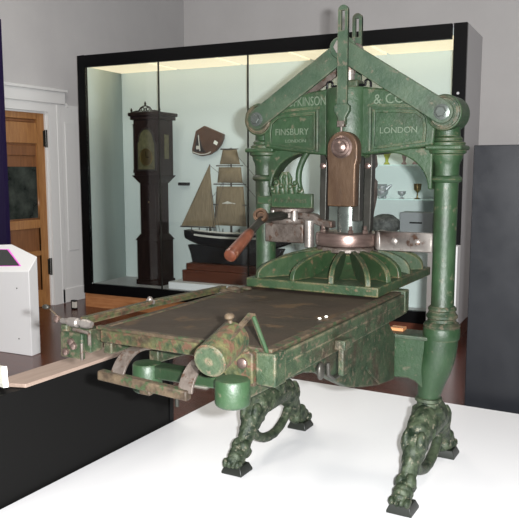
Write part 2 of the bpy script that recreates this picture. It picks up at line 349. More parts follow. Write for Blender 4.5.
ws = thing('display_riser', 'low white riser block under the model ship in the case', 'riser', case_w(1.75, .40, FZ), CA)
obj('block', MB().box(-.70, 1.0, -.22, .30, 0, .075), 'whitematt', ws, bev=.002)

# longcase clock
ck = thing('longcase_clock', 'tall dark wooden longcase clock with brass dial and pierced cresting', 'clock', case_w(.72, .42, FZ), CA)
obj('base', MB().box(-.185, .185, -.15, .15, 0, .53).box(-.20,.20,-.165,.165,0,.06), 'clock', ck, bev=.006)
obj('base_moulding', MB().lathe([(.285,0),(.24,.05)], (0,0,.53), seg=4) if False else MB().add([(-.2,-.165,.53),(.2,-.165,.53),(.2,.165,.53),(-.2,.165,.53),(-.145,-.125,.60),(.145,-.125,.60),(.145,.125,.60),(-.145,.125,.60)], [(0,1,2,3),(4,7,6,5),(0,4,5,1),(1,5,6,2),(2,6,7,3),(3,7,4,0)]), 'clock', ck)
obj('trunk', MB().box(-.14, .14, -.12, .12, .58, 1.24), 'clock', ck, bev=.004)
obj('trunk_door', MB().box(-.10, .10, -.128, -.118, .66, 1.18), 'clock', ck, bev=.005)
obj('throat_moulding', MB().add([(-.145,-.125,1.20),(.145,-.125,1.20),(.145,.125,1.20),(-.145,.125,1.20),(-.225,-.175,1.29),(.225,-.175,1.29),(.225,.175,1.29),(-.225,.175,1.29)], [(0,1,2,3),(4,7,6,5),(0,4,5,1),(1,5,6,2),(2,6,7,3),(3,7,4,0)]), 'clock', ck)
obj('hood', MB().box(-.20, .20, -.155, .155, 1.29, 1.93), 'clock', ck, bev=.004)
arch = [(-.15,1.34)]+[(.15,1.34)]+[(.15,1.66)]+arc(0,1.68,.13,0,180,14,.16)+[(-.15,1.66)]
obj('hood_door', MB().prism(arch, -.168, -.154), 'clockin', ck, bev=.004)
dl = [(-.125,1.36),(.125,1.36),(.125,1.66)]+arc(0,1.68,.105,0,180,14,.135)+[(-.125,1.66)]
dial = obj('dial', MB().prism(dl, -.172, -.167), 'dial', ck)
obj('chapter_ring', MB().lathe([(.10,0),(.10,.002),(.082,.003),(.08,.001)], (0,-.173,1.50), (0,-1,0), 32), 'gold', dial)
obj('hand', MB().box(-.003,.003,-.178,-.176,1.50,1.57).box(0,.05,-.178,-.176,1.497,1.503), 'black', dial)
obj('side_window', MB().box(.200,.204,-.05,.05,1.48,1.76), 'dial', ck)
for s in (-1, 1):
    obj('hood_column', MB().lathe([(.018,0),(.018,.03),(.012,.04),(.010,.5),(.012,.54),(.018,.56)], (.185*s,-.165,1.32)), 'clock', ck)
obj('cornice', MB().box(-.23,.23,-.185,.185,1.93,1.97).box(-.25,.25,-.205,.2,1.97,2.01), 'clock', ck, bev=.006)
cr = MB()
for sgn in (-1,1):
    cr.tube([(sgn*x, -.17, z) for x, z in smooth([(.22,2.015),(.15,2.025),(.10,2.03),(.075,2.06),(.04,2.075),(.0,2.085)], 5)], .007, 8, up=(0,1,0))
    for cx, cz, r in ((.04,2.045,.022),(.09,2.022,.013),(.0,2.035,.016),(.14,2.02,.010)):
        cr.tube([(sgn*(cx)+r*math.cos(a*PI/6), -.17, cz+r*math.sin(a*PI/6)) for a in range(13)], .006, 8, up=(0,1,0))
cr.box(-.22,.22,-.175,-.165,2.005,2.018)
obj('cresting', cr, 'clockin', ck)
for x in (-.215,.215,0):
    obj('finial', MB().lathe([(.014,0),(.008,.012),(.015,.026),(.010,.038),(.003,.055)], (x,-.17,2.01 if x else 2.08)), 'clockin', ck)
ck.scale = (.88,.88,.975)
obj('keyhole_knob', MB().ball((.0,-.133,.98),.008), 'gold', ck)

# model ship on a two-tier stand
stz = FZ+.075
sd = thing('ship_stand', 'two-tier polished mahogany stand under the model ship', 'stand', case_w(1.82, .45, stz), CA)
obj('lower_tier', MB().box(-.66,.66,-.15,.15,0,.13), 'mahog', sd, bev=.006); obj('upper_tier', MB().box(-.62,.62,-.13,.13,.13,.205), 'mahog', sd, bev=.006)
sz = stz+.205
sh = thing('model_ship', 'black-hulled model sailing ship with brown sails in the case', 'model ship', case_w(1.75, .45, sz), CA)
obj('cradle', MB().prism([(-.52,0),(.52,0),(.56,.12),(.60,.2),(-.58,.2),(-.54,.10)], -.05, .05), 'hull', sh, bev=.01)
hb = MB(); secs = []
NS = 18
for i in range(NS+1):
    t = i/NS; x = -.62+1.30*t; bm_ = .105*math.sin(PI*min(1, max(0, .12+.86*t)))**.6 if t < .97 else .012
    zk = .16+.10*abs(2*t-1)**3; zd = .335+.03*(2*t-1)**2
    ring = []
    for kx in range(9):
        a = PI*kx/8; ring.append((x, -bm_*math.cos(a), zd-(zd-zk)*math.sin(a)**.7))
    secs.append(ring)
vv = [p for r in secs for p in r]; ff = []
for i in range(NS):
    for kx in range(8): ff.append((i*9+kx, i*9+kx+1, (i+1)*9+kx+1, (i+1)*9+kx))
    ff.append((i*9+8, i*9, (i+1)*9, (i+1)*9+8))
ff.append(tuple(range(9))); ff.append(tuple(NS*9+j for j in range(8,-1,-1)))
obj('hull', hb.add(vv, ff), 'hull', sh, ang=60)
def hullline(dz, off, x0=.06, x1=.94):
    out = []
    for i in range(NS+1):
        t = i/NS
        if x0 <= t <= x1:
            r = secs[i]; out.append((r[0][0], r[0][1]-off, r[0][2]+dz))
    return out
obj('rail', MB().tube(hullline(.02, .0), .010, 8, up=(0,0,1)), 'cream', sh)
obj('gun_stripe', MB().tube(hullline(-.035, -.002), .012, 8, sx=1, sy=.5, up=(0,0,1)), 'cream', sh)
for i in range(11): obj('stanchion', MB().cyl((-.5+.1*i, -.085, .34), (-.5+.1*i, -.085, .40), .005, seg=6), 'spar', sh)
def pole(x0, z0, x1, z1, r=.008, y=0, name='spar', r2=None):
    return obj(name, MB().cyl((x0, y, z0), (x1, y, z1), r, r2 or r*.6, 10), 'spar', sh)
pole(-.31, .33, -.31, 1.10, .011, name='mast'); pole(-.04, .33, -.04, 1.28, .012, name='mast'); pole(.5,.35,.78,.45,.012,name='bowsprit')
pole(-.70, .40, -.24, .40, .008, name='boom')
def sail(poly, y, bulge, nm='sail'):
    a = Vector(poly[0]); cx = sum(p[0] for p in poly)/len(poly)
    # quad grid with billow and thickness
    P = [Vector((p[0], 0, p[1])) for p in poly]
    if len(P) == 3: P = [P[0], P[1], P[2], P[2]*.999+P[0]*.001]
    g = 8; mb = MB(); vs = []
    for s_ in (0, 1):
        for i in range(g+1):
            for j in range(g+1):
                u, v = i/g, j/g; p = (P[0]*(1-u)+P[1]*u)*(1-v)+(P[3]*(1-u)+P[2]*u)*v
                vs.append(p+Vector((0, y-bulge*math.sin(PI*u)*math.sin(PI*v)+.004*s_, 0)))
    fs = []
    m = (g+1)**2
    for i in range(g):
        for j in range(g):
            q = [i*(g+1)+j, (i+1)*(g+1)+j, (i+1)*(g+1)+j+1, i*(g+1)+j+1]
            fs.append(tuple(q)); fs.append(tuple(m+a_ for a_ in q[::-1]))
    for i in range(g):
        for e in ((i, i+1), (m-g-1+i, m-g+i)): fs.append((e[0], e[1], e[1]+m, e[0]+m))
        for e in ((i*(g+1), (i+1)*(g+1)), (i*(g+1)+g, (i+1)*(g+1)+g)): fs.append((e[0], e[1], e[1]+m, e[0]+m))
    return obj(nm, mb.add(vs, fs), 'sail', sh, ang=80)
sail([(-.68,.41),(-.24,.41),(-.305,1.09),(-.315,1.08)], -.012, .015)
for zb, zt, wb_, wt in ((.43,.86,.20,.165), (.90,1.07,.155,.135), (1.10,1.26,.125,.085)):
    sail([(-.04-wb_, zb), (-.04+wb_, zb), (-.04+wt, zt), (-.04-wt, zt)], -.03, .04)
for z, w in ((.66,.21),(.885,.20),(1.085,.165),(1.265,.11)):
    pole(-.04-w, z, -.04+w, z, .007, y=-.035, name='yard')
obj('furled_sail', MB().tube([(-.12,-.05,.675),(-.05,-.055,.685),(.04,-.05,.675)], [.01,.02,.01], 10, up=(0,0,1)), 'cream', sh)
rg = MB()
for a, b_ in (((-.31,0,1.09),(-.04,-.01,.9)), ((-.31,0,1.09),(-.60,0,.41)), ((-.31,.0,.9),(-.14,-.08,.36)), ((-.31,0,.9),(-.22,-.08,.36)), ((-.31,0,.95),(-.18,-.08,.36)), ((-.04,0,1.27),(.76,0,.45)), ((-.04,0,1.05),(.6,0,.4)), ((-.04,0,1.2),(-.25,-.08,.36)), ((-.31,0,.7),(-.04,0,1.02))):
    rg.cyl(a, b_, .0022, seg=5)
obj('rigging', rg, 'spar', sh)

# octant case and small bracket on the back wall of the case
oc = thing('octant_case', 'brown wooden octant case hung above the model ship', 'octant case', case_w(1.28, .74, 1.54), CA)
op = [(-.05,.345),(.20,.245),(.195,.20),(.165,.13)]+[(.10,.06)]+[(.02,.018),(-.09,.0),(-.21,.035),(-.215,.08),(-.16,.29)]
obj('body', MB().prism(op, -.05, 0), 'octant', oc, bev=.006)
obj('inlay', MB().prism([(-.13,.27),(-.07,.10),(-.02,.04),(-.18,.055)], -.056, -.048), 'clockin', oc)
obj('scale_arc', MB().tube([(x, -.055, z) for x, z in smooth([(-.20,.05),(-.09,.02),(0,.03),(.04,.05)],4)], .006, 8, up=(0,1,0)), 'cream', oc)
obj('paper_label', MB().box(.08,.13,-.054,-.05,.13,.17, Matrix.Rotation(.5,3,'Y')), 'paper', oc)
obj('index_arm', MB().cyl((-.12,-.058,.24), (-.10,-.058,.06), .006, seg=8).box(-.15,-.10,-.06,-.05,.08,.12), 'cream', oc)
ho = thing('wall_hook', 'short black peg fixed to the case lining left of the ship sails', 'peg', case_w(.94, .73, 1.22), CA)
obj('peg', MB().box(-.065,.06,-.05,.02,-.018,.018), 'black', ho, bev=.004)

# silver and glass on shelves
def lat(name, prof, mat, u, o, z, label, cat, extra=None, group=None, sc=1):
    t = thing(name, label, cat, case_w(u, o, z), CA, group)
    obj('body', MB().lathe([(r*sc, h*sc) for r, h in prof], (0,0,0)), mat, t)
    if extra: extra(t)
    return t
def jugx(t):
    obj('handle', MB().tube([(x,0,z) for x, z in smooth([(-.045,.12),(-.085,.13),(-.09,.08),(-.05,.05)],5)], .007, 8, up=(0,1,0)), 'silver', t)
    obj('spout', MB().tube([(.04,0,.09),(.07,0,.12),(.095,0,.135)], [.022,.016,.010], 10, up=(0,1,0)), 'silver', t)
    for a in (0, 2.1, 4.2): obj('foot', MB().ball((.03*math.cos(a), .03*math.sin(a), .012), .014), 'silver', t)
lat('silver_jug', [(.02,.012),(.03,.016),(.056,.045),(.060,.075),(.042,.10),(.038,.12),(.052,.142),(.046,.14),(.034,.12)], 'silver', 3.40, .5, 1.10, 'chased silver jug with handle at the left of the shelf', 'jug', jugx)
lat('silver_cup', [(.026,0),(.022,.008),(.008,.016),(.010,.028),(.034,.045),(.042,.074),(.036,.07),(.02,.045)], 'silver', 3.60, .5, 1.10, 'small low silver cup between the jug and the goblet', 'cup')
lat('gilt_goblet', [(.034,0),(.03,.006),(.007,.016),(.006,.06),(.012,.068),(.034,.09),(.040,.15),(.036,.15),(.026,.09)], 'gold', 3.755, .5, 1.10, 'tall gilt goblet standing right of the small silver cup', 'goblet')
lat('green_vase', [(.034,0),(.03,.008),(.014,.03),(.018,.06),(.044,.12),(.05,.19),(.045,.19)], 'vase', 3.44, .5, 1.435, 'yellow-green footed vase on the upper shelf above the jug', 'vase')
lat('figurine', [(.028,0),(.026,.012),(.012,.03),(.02,.07),(.024,.10),(.012,.13),(.017,.15),(.004,.17)], 'pink', 3.615, .5, 1.435, 'small pinkish figure on the upper shelf next to the green vase', 'figurine', group='pinkish figures on the upper shelf')
lat('figurine', [(.03,0),(.028,.01),(.016,.03),(.012,.06),(.026,.10),(.012,.14),(.004,.16)], 'pink', 3.725, .5, 1.435, 'small pinkish figure on the upper shelf nearest the press column', 'figurine', group='pinkish figures on the upper shelf')
# case pedestal for carved stone and grey box
pt = thing('inner_pedestal', 'pale pedestal inside the case carrying the carved stone and grey box', 'pedestal', case_w(3.62, .45, FZ), CA)
obj('block', MB().box(-.40,.36,-.2,.25,0,.70), 'casewhite', pt, bev=.003)
so = thing('carved_stone', 'dark rounded carved stone behind the steel bracket of the press', 'carved stone', case_w(3.46, .42, FZ+.70), CA)
sb = MB().ball((0,0,.085), 1, (.16,.10,.10), 24); 
sb.noise(.010, 25)
for v in sb.b.verts: v.co.z = max(.001, v.co.z)
obj('stone', sb, 'stone', so)
gb = thing('grey_box', 'plain grey metal box with a dark slot beside the carved stone', 'box', case_w(3.80, .38, FZ+.70), CA)
obj('body', MB().box(-.155,.16,-.10,.12,0,.215), 'greybox', gb, bev=.004); obj('slot', MB().box(-.06,.06,-.103,-.099,.11,.125), 'black', gb)

# ================================================================== THE PRESS
pr = thing('hand_press', 'green cast-iron hand printing press with clawed feet and raised lettering', 'printing press')
W = .44; XC = {1: .442, -1: -.427}
def mir(pts, s): return [(p[0]*s,)+tuple(p[1:]) for p in pts]
for s in (-1, 1):
    # ---- legs: front and rear lion legs under one column
    lx = .395*s
    lg = obj('leg_pair_hub', MB().lathe([(.060,.27),(.075,.30),(.070,.335),(.052,.345),(.050,.365),(.060,.372),(.058,.385),(.045,.39)], (lx,0,0), squash=None).tube([(lx,y,z) for y,z in ((-.10,.27),(0,.285),(.10,.27))],[.065,.075,.065],16), 'leg', pr)
    for f in (-1, 1):
        path = smooth([(0,.30,.060),(-.09,.285,.070),(-.165,.235,.064),(-.225,.175,.050),(-.262,.125,.040),(-.295,.095,.043),(-.335,.072,.047),(-.372,.052,.036),(-.385,.045,.02)], 9)
        pts = [(lx, y*f, z) for y, z, r in path]; rad = [r*(1+.03*math.cos(i_*1.3)) for i_, (*_, r) in enumerate(path)]
        mb = MB().tube(pts, rad, 36, sx=.82, sy=1.0)
        for q in (-1.5, -.5, .5, 1.5): mb.ball((lx+q*.022, -.375*f, .052), .018, (.8,1.5,1.1), 12)
        for q in (-1, 1):
            mb.ball((lx+q*.018, -.30*f, .105), .030, (.9,1.2,1.3), 12)
            mb.ball((lx+q*.030, -.20*f, .235), .040, (.6,1.0,1.5), 12)
        mb.ball((lx, -.262*f, .075), .026, (1.3,.8,1.3), 12)
        mb.noise(.005, 24).noise(.0022, 70)
        L_ = obj('leg', mb, 'leg', lg, ang=60)
        yc = -.335*f
        fbk = MB().add([(lx-.053,yc-.053,0),(lx+.053,yc-.053,0),(lx+.053,yc+.053,0),(lx-.053,yc+.053,0),(lx-.053,yc-.053,.010),(lx+.053,yc-.053,.010),(lx+.053,yc+.053,.010),(lx-.053,yc+.053,.010),(lx-.040,yc-.042,.038),(lx+.040,yc-.042,.038),(lx+.040,yc+.042,.038),(lx-.040,yc+.042,.038)],
            [(0,3,2,1),(0,1,5,4),(1,2,6,5),(2,3,7,6),(3,0,4,7),(4,5,9,8),(5,6,10,9),(6,7,11,10),(7,4,8,11),(8,9,10,11)])
        obj('foot_block', fbk, 'foot', lg, bev=.002)
    obj('tie_ring', MB().tube([(lx, y, z) for y, z in smooth([(-.19,.155),(-.14,.105),(-.07,.075),(0,.065),(.07,.075),(.14,.105),(.19,.155)], 5)], .023, 14).noise(.002,30), 'leg', lg)
    # ---- column
    low = smooth([(.395,.375,.047),(.397,.41,.052),(.405,.46,.060),(.420,.53,.071),(.432,.60,.075),(.436,.665,.076)], 5)
    cm = MB().tube([(x*s+(XC[s]-W*s)*(z-.37)/.3, 0, z) for x, z, r in low], [r for *_, r in low], 28, up=(1,0,0))
    cl = obj('column', MB().lathe([(.054,.79),(.049,.80),(.0485,1.0),(.0495,1.2),(.051,1.34)], (XC[s],0,0), seg=32), 'green', pr)
    obj('swelled_base', cm, 'green', cl, ang=60)
    obj('plinth', MB().lathe([(.076,.655),(.079,.665),(.079,.700),(.076,.706),(.078,.712)], (XC[s],0,0), seg=32), 'green', cl)
    obj('base_moulding', MB().lathe([(.077,.708),(.079,.716),(.072,.726),(.062,.732),(.060,.744),(.067,.750),(.067,.760),(.060,.768),(.056,.778),(.061,.784),(.060,.792),(.052,.800)], (XC[s],0,0), seg=32), 'green_old', cl)
    obj('neck_ring', MB().lathe([(.053,1.328),(.063,1.335),(.066,1.343),(.063,1.351),(.053,1.358)], (XC[s],0,0), seg=32), 'green', cl)
    obj('capital', MB().lathe([(.052,1.352),(.052,1.40),(.056,1.415),(.064,1.43),(.066,1.445),(.078,1.452),(.080,1.462),(.070,1.47)], (XC[s],0,0), seg=32), 'green', cl)
    obj('abacus', MB().box(XC[s]-.076, XC[s]+.076, -.076, .076, 1.464, 1.484), 'green', cl, bev=.007)
    obj('upper_neck', MB().lathe([(.072,1.484),(.074,1.494),(.060,1.502),(.062,1.512),(.052,1.522),(.050,1.56),(.05,1.60)], (XC[s],0,0), seg=32), 'green', cl)
    kn = obj('knuckle', MB().cyl((XC[s],-.078,1.615),(XC[s],.066,1.615),.074, seg=40), 'green', pr, bev=.005)
    obj('knuckle_face', MB().lathe([(.068,0),(.066,.008),(.060,.010),(.058,.004),(.050,.004)], (XC[s],-.078,1.615), (0,-1,0), 40), 'green_old', kn)
    # spandrels under the head
    sp = [(.395,1.36)]+[(.395,1.47),(.24,1.47)]+[(.285,1.455)]+[(x, z) for x, z in arc(.285,1.345,.105,90,0,12)][0:0]
    poly = [(.392,1.30),(.392,1.475),(.20,1.475)]+[(.20+.175*math.sin(t*PI/2/10), 1.455-.155*(1-math.cos(t*PI/2/10))) for t in range(0, 11)]
    obj('spandrel', MB().prism([(x*s, z) for x, z in poly], -.045, .045), 'green', pr, bev=.006)
# ---- head beam
for s in (-1, 1):
    top = smooth([(.08,1.738),(.20,1.722),(.30,1.69),(.375,1.645)], 5)
    bot = [(.40,1.485),(.33,1.474),(.24,1.462),(.13,1.450),(.08,1.447)]
    hd = obj('head_wing', MB().prism([(x*s, z) for x, z in top+[(.41,1.60)]+bot], -.068, .068), 'green', pr, bev=.008)
    # raised frame of the lower lettered panel
    pan = smooth([(.135,1.640),(.24,1.636),(.33,1.628)], 3); pb_ = [(.365,1.60),(.372,1.55),(.368,1.497),(.25,1.482),(.135,1.470)]
    outer = [(x, z) for x, z in pan+pb_]
    cxp, czp = .25, 1.548
    inner = [(cxp+(x-cxp)*.90, czp+(z-czp)*.84) for x, z in outer]
    nn = len(outer); vs = []
    for y in (-.066, -.080):
        vs += [(x*s, y, z) for x, z in outer]; 
    for y in (-.080, -.066):
        vs += [(x*s, y, z) for x, z in inner]
    fs = []
    for a in range(3):
        for i in range(nn): fs.append((a*nn+i, a*nn+(i+1) % nn, (a+1)*nn+(i+1) % nn, (a+1)*nn+i))
    obj('panel_frame', MB().add(vs, fs), 'green', hd, bev=.002)
    obj('string_moulding', MB().strip([(x*s, -.071, z) for x, z in smooth([(.115,1.657),(.24,1.652),(.34,1.643)], 4)], .012, .010, (0,1,0)), 'green', hd)
    obj('frame_edge', MB().box(*(sorted((.118*s,.130*s))), -.083,-.066,1.462,1.65), 'arm', hd, bev=.003)
    if s < 0:
        lettering('HOPKINSON', .058, (-.195,-.070,1.685), hd, sx=.66)
        lettering('FINSBURY', .042, (-.255,-.070,1.553), hd, sx=.92)
        lettering('LONDON', .020, (-.235,-.070,1.512), hd, sx=1.2)
    else:
        lettering('& COPE', .060, (.235,-.070,1.680), hd, sx=.95)
        lettering('LONDON', .036, (.250,-.070,1.548), hd, sx=1.05)
hb_ = obj('head_boss', MB().lathe([(.100,1.435),(.108,1.442),(.110,1.46),(.110,1.725),(.106,1.738),(.09,1.742)], (0,0,0), seg=48), 'green', pr)
obj('boss_cap', MB().box(-.03,.05,-.04,.04,1.738,1.775), 'green_old', hb_, bev=.008)
obj('screw_spring', MB().cyl((.0,-.01,1.77),(.0,-.01,1.95),.022).cyl((.0,-.01,1.80),(.0,-.01,1.82),.026), 'steel', pr)
for s in (-1, 1):
    hk = MB().tube([(x, -.02, z) for x, z in smooth([(s*.03,1.752),(s*.060,1.752),(s*.078,1.752),(s*.078,1.766),(s*.090,1.774),(s*.102,1.766),(s*.104,1.74)], 4)], .0055, 10, up=(0,1,0))
    obj('wire_hook', hk, 'black', pr)
# ---- link arms
for s in (-1, 1):
    for yy, mt in ((-.1, 'arm'), (.045, 'greysteel')):
        a = Vector((XC[s], 0, 1.615)); b_ = Vector((-.012*s, 0, 1.905)); d = (b_-a).normalized(); nrm = Vector((-d.z*s, 0, d.x*s)) * (1 if s > 0 else 1)
        nrm = Vector((-d.z, 0, d.x)); 
        if nrm.z < 0: nrm = -nrm
        w0, w1 = (.047, .045) if yy < 0 else (.038, .036)
        if s < 0: yy += .016*(1 if yy < 0 else -1)
        poly = []
        ang = math.atan2(d.z, d.x)
        for q in range(9):
            th = ang+PI/2+PI*q/8; poly.append((a.x+w0*math.cos(th), a.z+w0*math.sin(th)))
        for q in range(9):
            th = ang-PI/2+PI*q/8; poly.append((b_.x+w1*math.cos(th), b_.z+w1*math.sin(th)))
        off = .006 if s < 0 else 0
        y0, y1 = sorted((yy-.009, yy+.009)); 
        am = obj('link_arm', MB().prism(poly, y0+(-.0 if s > 0 else .0), y1), mt, pr, bev=.004)
        yb = y0 if yy < 0 else y1; dr = -1 if yy < 0 else 1
        obj('arm_bolt', MB().lathe([(.032,0),(.032,.004),(.024,.006)], (a.x, yb, a.z), (0,dr,0), 28).lathe([(.023,.004),(.023,.020),(.019,.024)], (a.x, yb, a.z), (0,dr,0), 6), 'steelgreen', am)
def slotbar(y, z0, z1, name, w=.023, x=0):
    mb = MB(); t = .008
    zs0, zs1 = z1-.105, z1-.022   # slot
    # two side rails, solid shank and rounded end with a slot
    mb.box(x-w, x+w, y-t, y+t, z0, zs0)
    mb.box(x-w, x-w+.0145, y-t, y+t, zs0, zs1).box(x+w-.0145, x+w, y-t, y+t, zs0, zs1)
    mb.prism([(x-w, zs1)]+[(x+w*math.cos(a*PI/10), zs1+.022*math.sin(a*PI/10)) for a in range(0, 11)][::-1][1:-1][::1][::-1][::-1]+[(x+w, zs1)], y-t, y+t)
    return obj(name, mb, 'arm', pr)
fb_ = slotbar(-.122, 1.66, 2.075, 'slotted_bar', x=.014)
slotbar(.085, 1.76, 2.08, 'slotted_bar', x=-.004)
obj('bar_foot', MB().prism([(q_+.014, z_) for q_, z_ in [(-.023,1.665),(-.036,1.655),(-.036,1.635),(-.018,1.605),(-.018,1.575),(.018,1.575),(.018,1.605),(.036,1.635),(.036,1.655),(.023,1.665)]], -.134, -.106), 'arm', fb_, bev=.004)
obj('bar_square_nut', MB().box(-.002,.030,-.144,-.114,1.565,1.592).cyl((.014,-.13,1.53),(.014,-.13,1.57),.006), 'greysteel', fb_, bev=.003)
ap = obj('apex_pin', MB().cyl((0,-.12,1.905),(0,.12,1.905),.020).lathe([(.032,0),(.030,.01)], (0.0,-.117,1.905), (0,-1,0), 6), 'steel', pr)
# ---- toggle cheek and piston
ch = obj('toggle_cheek', MB().prism([(-.027,1.225),(.100,1.225),(.102,1.40),(.110,1.425),(.110,1.475)]+arc(.040,1.475,.070,0,180,16)+[(-.030,1.475),(-.030,1.43),(-.027,1.40)], -.180, -.130), 'bronze', pr, bev=.006)
obj('cheek_washer', MB().lathe([(.046,0),(.048,.008),(.040,.014),(.036,.010),(.026,.012),(.024,.024),(.014,.030),(.004,.032)], (.040,-.180,1.478), (0,-1,0), 36), 'redsteel', ch)
obj('cheek_back', MB().box(.07,.105,-.13,-.085,1.16,1.44), 'darksteel', pr, bev=.004)
obj('piston', MB().cyl((.022,-.03,1.05),(.022,-.03,1.445),.058, seg=36), 'steelgreen', pr)
for s, wd in ((-1, .018), (1, .020)):
    x = -.118 if s < 0 else .098
    gd = obj('guide_bar', MB().prism([(x-wd,1.46),(x+wd,1.46),(x+wd,1.40),(x+wd*1.0,1.38),(x+wd*.8,1.12),(x+wd*.3,1.09),(x-wd*.9,1.09),(x-wd*1.0,1.2),(x-wd*.9,1.40)], -.02, .02), 'darksteel', pr, bev=.004)
    obj('guide_bolt', MB().lathe([(.014,0),(.014,.010),(.006,.014)], (x,-.02,1.40), (0,-1,0), 16), 'redsteel', gd)
rc = obj('rear_cheek', MB().prism([(.035,1.10),(.085,1.10),(.10,1.20),(.112,1.26),(.112,1.33),(.10,1.345),(.10,1.39),(.112,1.40),(.105,1.45),(.04,1.45)], .03, .075), 'greysteel', pr, bev=.006)
# ---- disc, brackets, nuts
ds = obj('pressure_disc', MB().lathe([(.135,1.040),(.146,1.046),(.148,1.056),(.148,1.092),(.144,1.100),(.12,1.104),(.07,1.106)], (0,0,0), seg=56), 'redsteel', pr)
obj('disc_seat', MB().lathe([(.128,1.012),(.145,1.020),(.145,1.032),(.138,1.040)], (0,0,0), seg=48), 'greysteel', ds)
for a, r in ((-.085,-.09),(.055,-.105),(.105,-.06),(-.03,.11),(-.12,.03)):
    obj('stud_nut', MB().lathe([(.013,0),(.013,.014),(.008,.016),(.008,.030),(.005,.034)], (a,r,1.103), (0,0,1), 6), 'redsteel', ds)
br_ = obj('steel_bracket', MB().box(.14,.40,-.04,-.018,1.030,1.115).box(.14,.17,-.04,.03,1.030,1.115), 'steel', pr, bev=.005)
for x in (.235,.335): obj('bracket_bolt', MB().lathe([(.016,0),(.015,.008),(.008,.012)], (x,-.04,1.073), (0,-1,0), 6), 'steel', br_)
# left: lever fulcrum block, collars, plaque
fx_ = -.287
fu = obj('lever_block', MB().box(fx_-.105,fx_+.095,-.075,.05,1.045,1.135), 'greysteel', pr, bev=.006)
obj('block_cylinder', MB().lathe([(.022,1.03),(.022,1.15),(.018,1.155)], (fx_+.12,-.06,0)), 'steel', fu)
cls = obj('lever_collar', MB().lathe([(.10,1.135),(.104,1.142),(.104,1.155),(.096,1.160),(.07,1.162),(.07,1.182),(.098,1.184),(.104,1.19),(.104,1.203),(.098,1.208),(.05,1.21)], (fx_,0,0), seg=44), 'greysteel', pr)
for q_, r_ in ((.055,.017),(-.055,.012)): obj('collar_pin', MB().cyl((fx_+q_,-.085,1.15),(fx_+q_,-.085,1.195),r_), 'steel', cls)
obj('connecting_link', MB().prism([(fx_+.06,1.150),(fx_+.06,1.190),(-.15,1.180),(-.11,1.155),(-.06,1.150),(-.06,1.118),(-.12,1.125),(-.16,1.140)], -.05, .0), 'greysteel', pr, bev=.005)
# plaque with crest hanging from the head
pq = obj('name_plaque', MB().box(-.338,-.128,-.115,-.095,1.210,1.275), 'green', pr, bev=.004)
lettering('ALBION PRESS', .026, (-.238,-.116,1.242), pq, depth=.0015, mat='green_old')
cst = MB()
for cx, cz, hh in ((-.312,1.30,.040),(-.265,1.32,.052),(-.215,1.30,.036),(-.285,1.29,.03),(-.240,1.29,.03),(-.33,1.285,.02),(-.19,1.283,.02)):
    cst.ball((cx,-.105,cz), .022, (.8,.6,hh/.022), 12)
    cst.ball((cx,-.118,cz+hh*.6), .012, (1,1,1), 10)
for q in range(4): cst.tube([(-.265+.012*(q-1.5),-.105,1.30),(-.265+.016*(q-1.5),-.112,1.345),(-.265+.008*(q-1.5),-.112,1.372)], [.010,.011,.006], 10, up=(0,1,0))
obj('crest', cst.noise(.003, 40), 'green', pq)
for i, (xo, yo) in enumerate(((-.02,-.05),)):
    obj('curved_hanger', MB().tube([(x+xo, yo, z) for x, z in smooth([(-.165,1.46),(-.185,1.43),(-.205,1.38),(-.208,1.33),(-.20,1.29),(-.19,1.262)], 6)], 0.0145, 12, up=(0,1,0)), 'green', pr)
obj('plaque_stay', MB().box(-.42,-.33,-.10,-.02,1.225,1.26), 'green', pr, bev=.003)
# ---- lever handle
J = Vector((-.300,-.27,1.168)); T = Vector((-.275,-.545,1.055)) ; T = Vector((-.262,-.60,1.040))
dv = (T-J).normalized()
lv = obj('lever_bar', MB().tube([(fx_,-.08,1.172),(-.295,-.16,1.172),tuple(J+Vector((0,.02,0))),tuple(J+dv*.04),tuple(J+dv*.16)], [.022,.020,.020,.017,.016], 14), 'darksteel', pr)
obj('lever_socket', MB().lathe([(.030,-.02),(.033,-.012),(.033,.012),(.030,.02),(.020,.02),(.018,.0)], tuple(J+Vector((0,-.01,.012))), (.25,-.85,.35), 28), 'bronze', lv)
obj('grip', MB().lathe([(.016,0),(.022,.008),(.0245,.05),(.026,.15),(.028,.21),(.026,.222),(.018,.226)], tuple(J+dv*.14), tuple(dv), 24), 'handle', lv)

# ---- platen
PX0, PX1, PY0, PY1 = -.298, .298, -.414, .31
pt_ = obj('platen', MB().box(PX0,PX1,PY0,PY1,.885,.924), 'platen', pr, bev=.004)
hub = Vector((0,0))
def dome(u): return .925+.085*max(0, 1-u**2.2)
def fin(x1, y1, th=.022, h=.104):
    d = Vector((x1, y1)); L_ = d.length; d.normalize(); n_ = Vector((-d.y, d.x))*th/2
    prof = [(.06,.92)]+[(L_,.922)]+[(L_*(1-.0)-(L_-.09)*(1-math.cos(t*PI/2/12)), .926+h*math.sin(t*PI/2/12)**.8) for t in range(13)]+[(.06,.926+h)]
    vs = []
    for q in (-1, 1):
        for r, z in prof: vs.append((d.x*r+n_.x*q, d.y*r+n_.y*q, z))
    m = len(prof)
    return obj('platen_rib', MB().add(vs, [tuple(range(m)), tuple(range(2*m-1, m-1, -1))]+[(i, (i+1) % m, m+(i+1) % m, m+i) for i in range(m)]), 'platen', pt_, bev=.003)
for x1, y1 in ((-.254,-.402),(-.087,-.402),(.092,-.402),(.252,-.402),(.288,-.26),(.288,-.11),(.288,.03),(.288,.21),(.26,.30),(.17,.30),(.085,.30),(.0,.30),(-.085,.30),(-.26,.30),(-.288,.10),(-.288,-.07),(-.288,-.24)):
    fin(x1, y1)
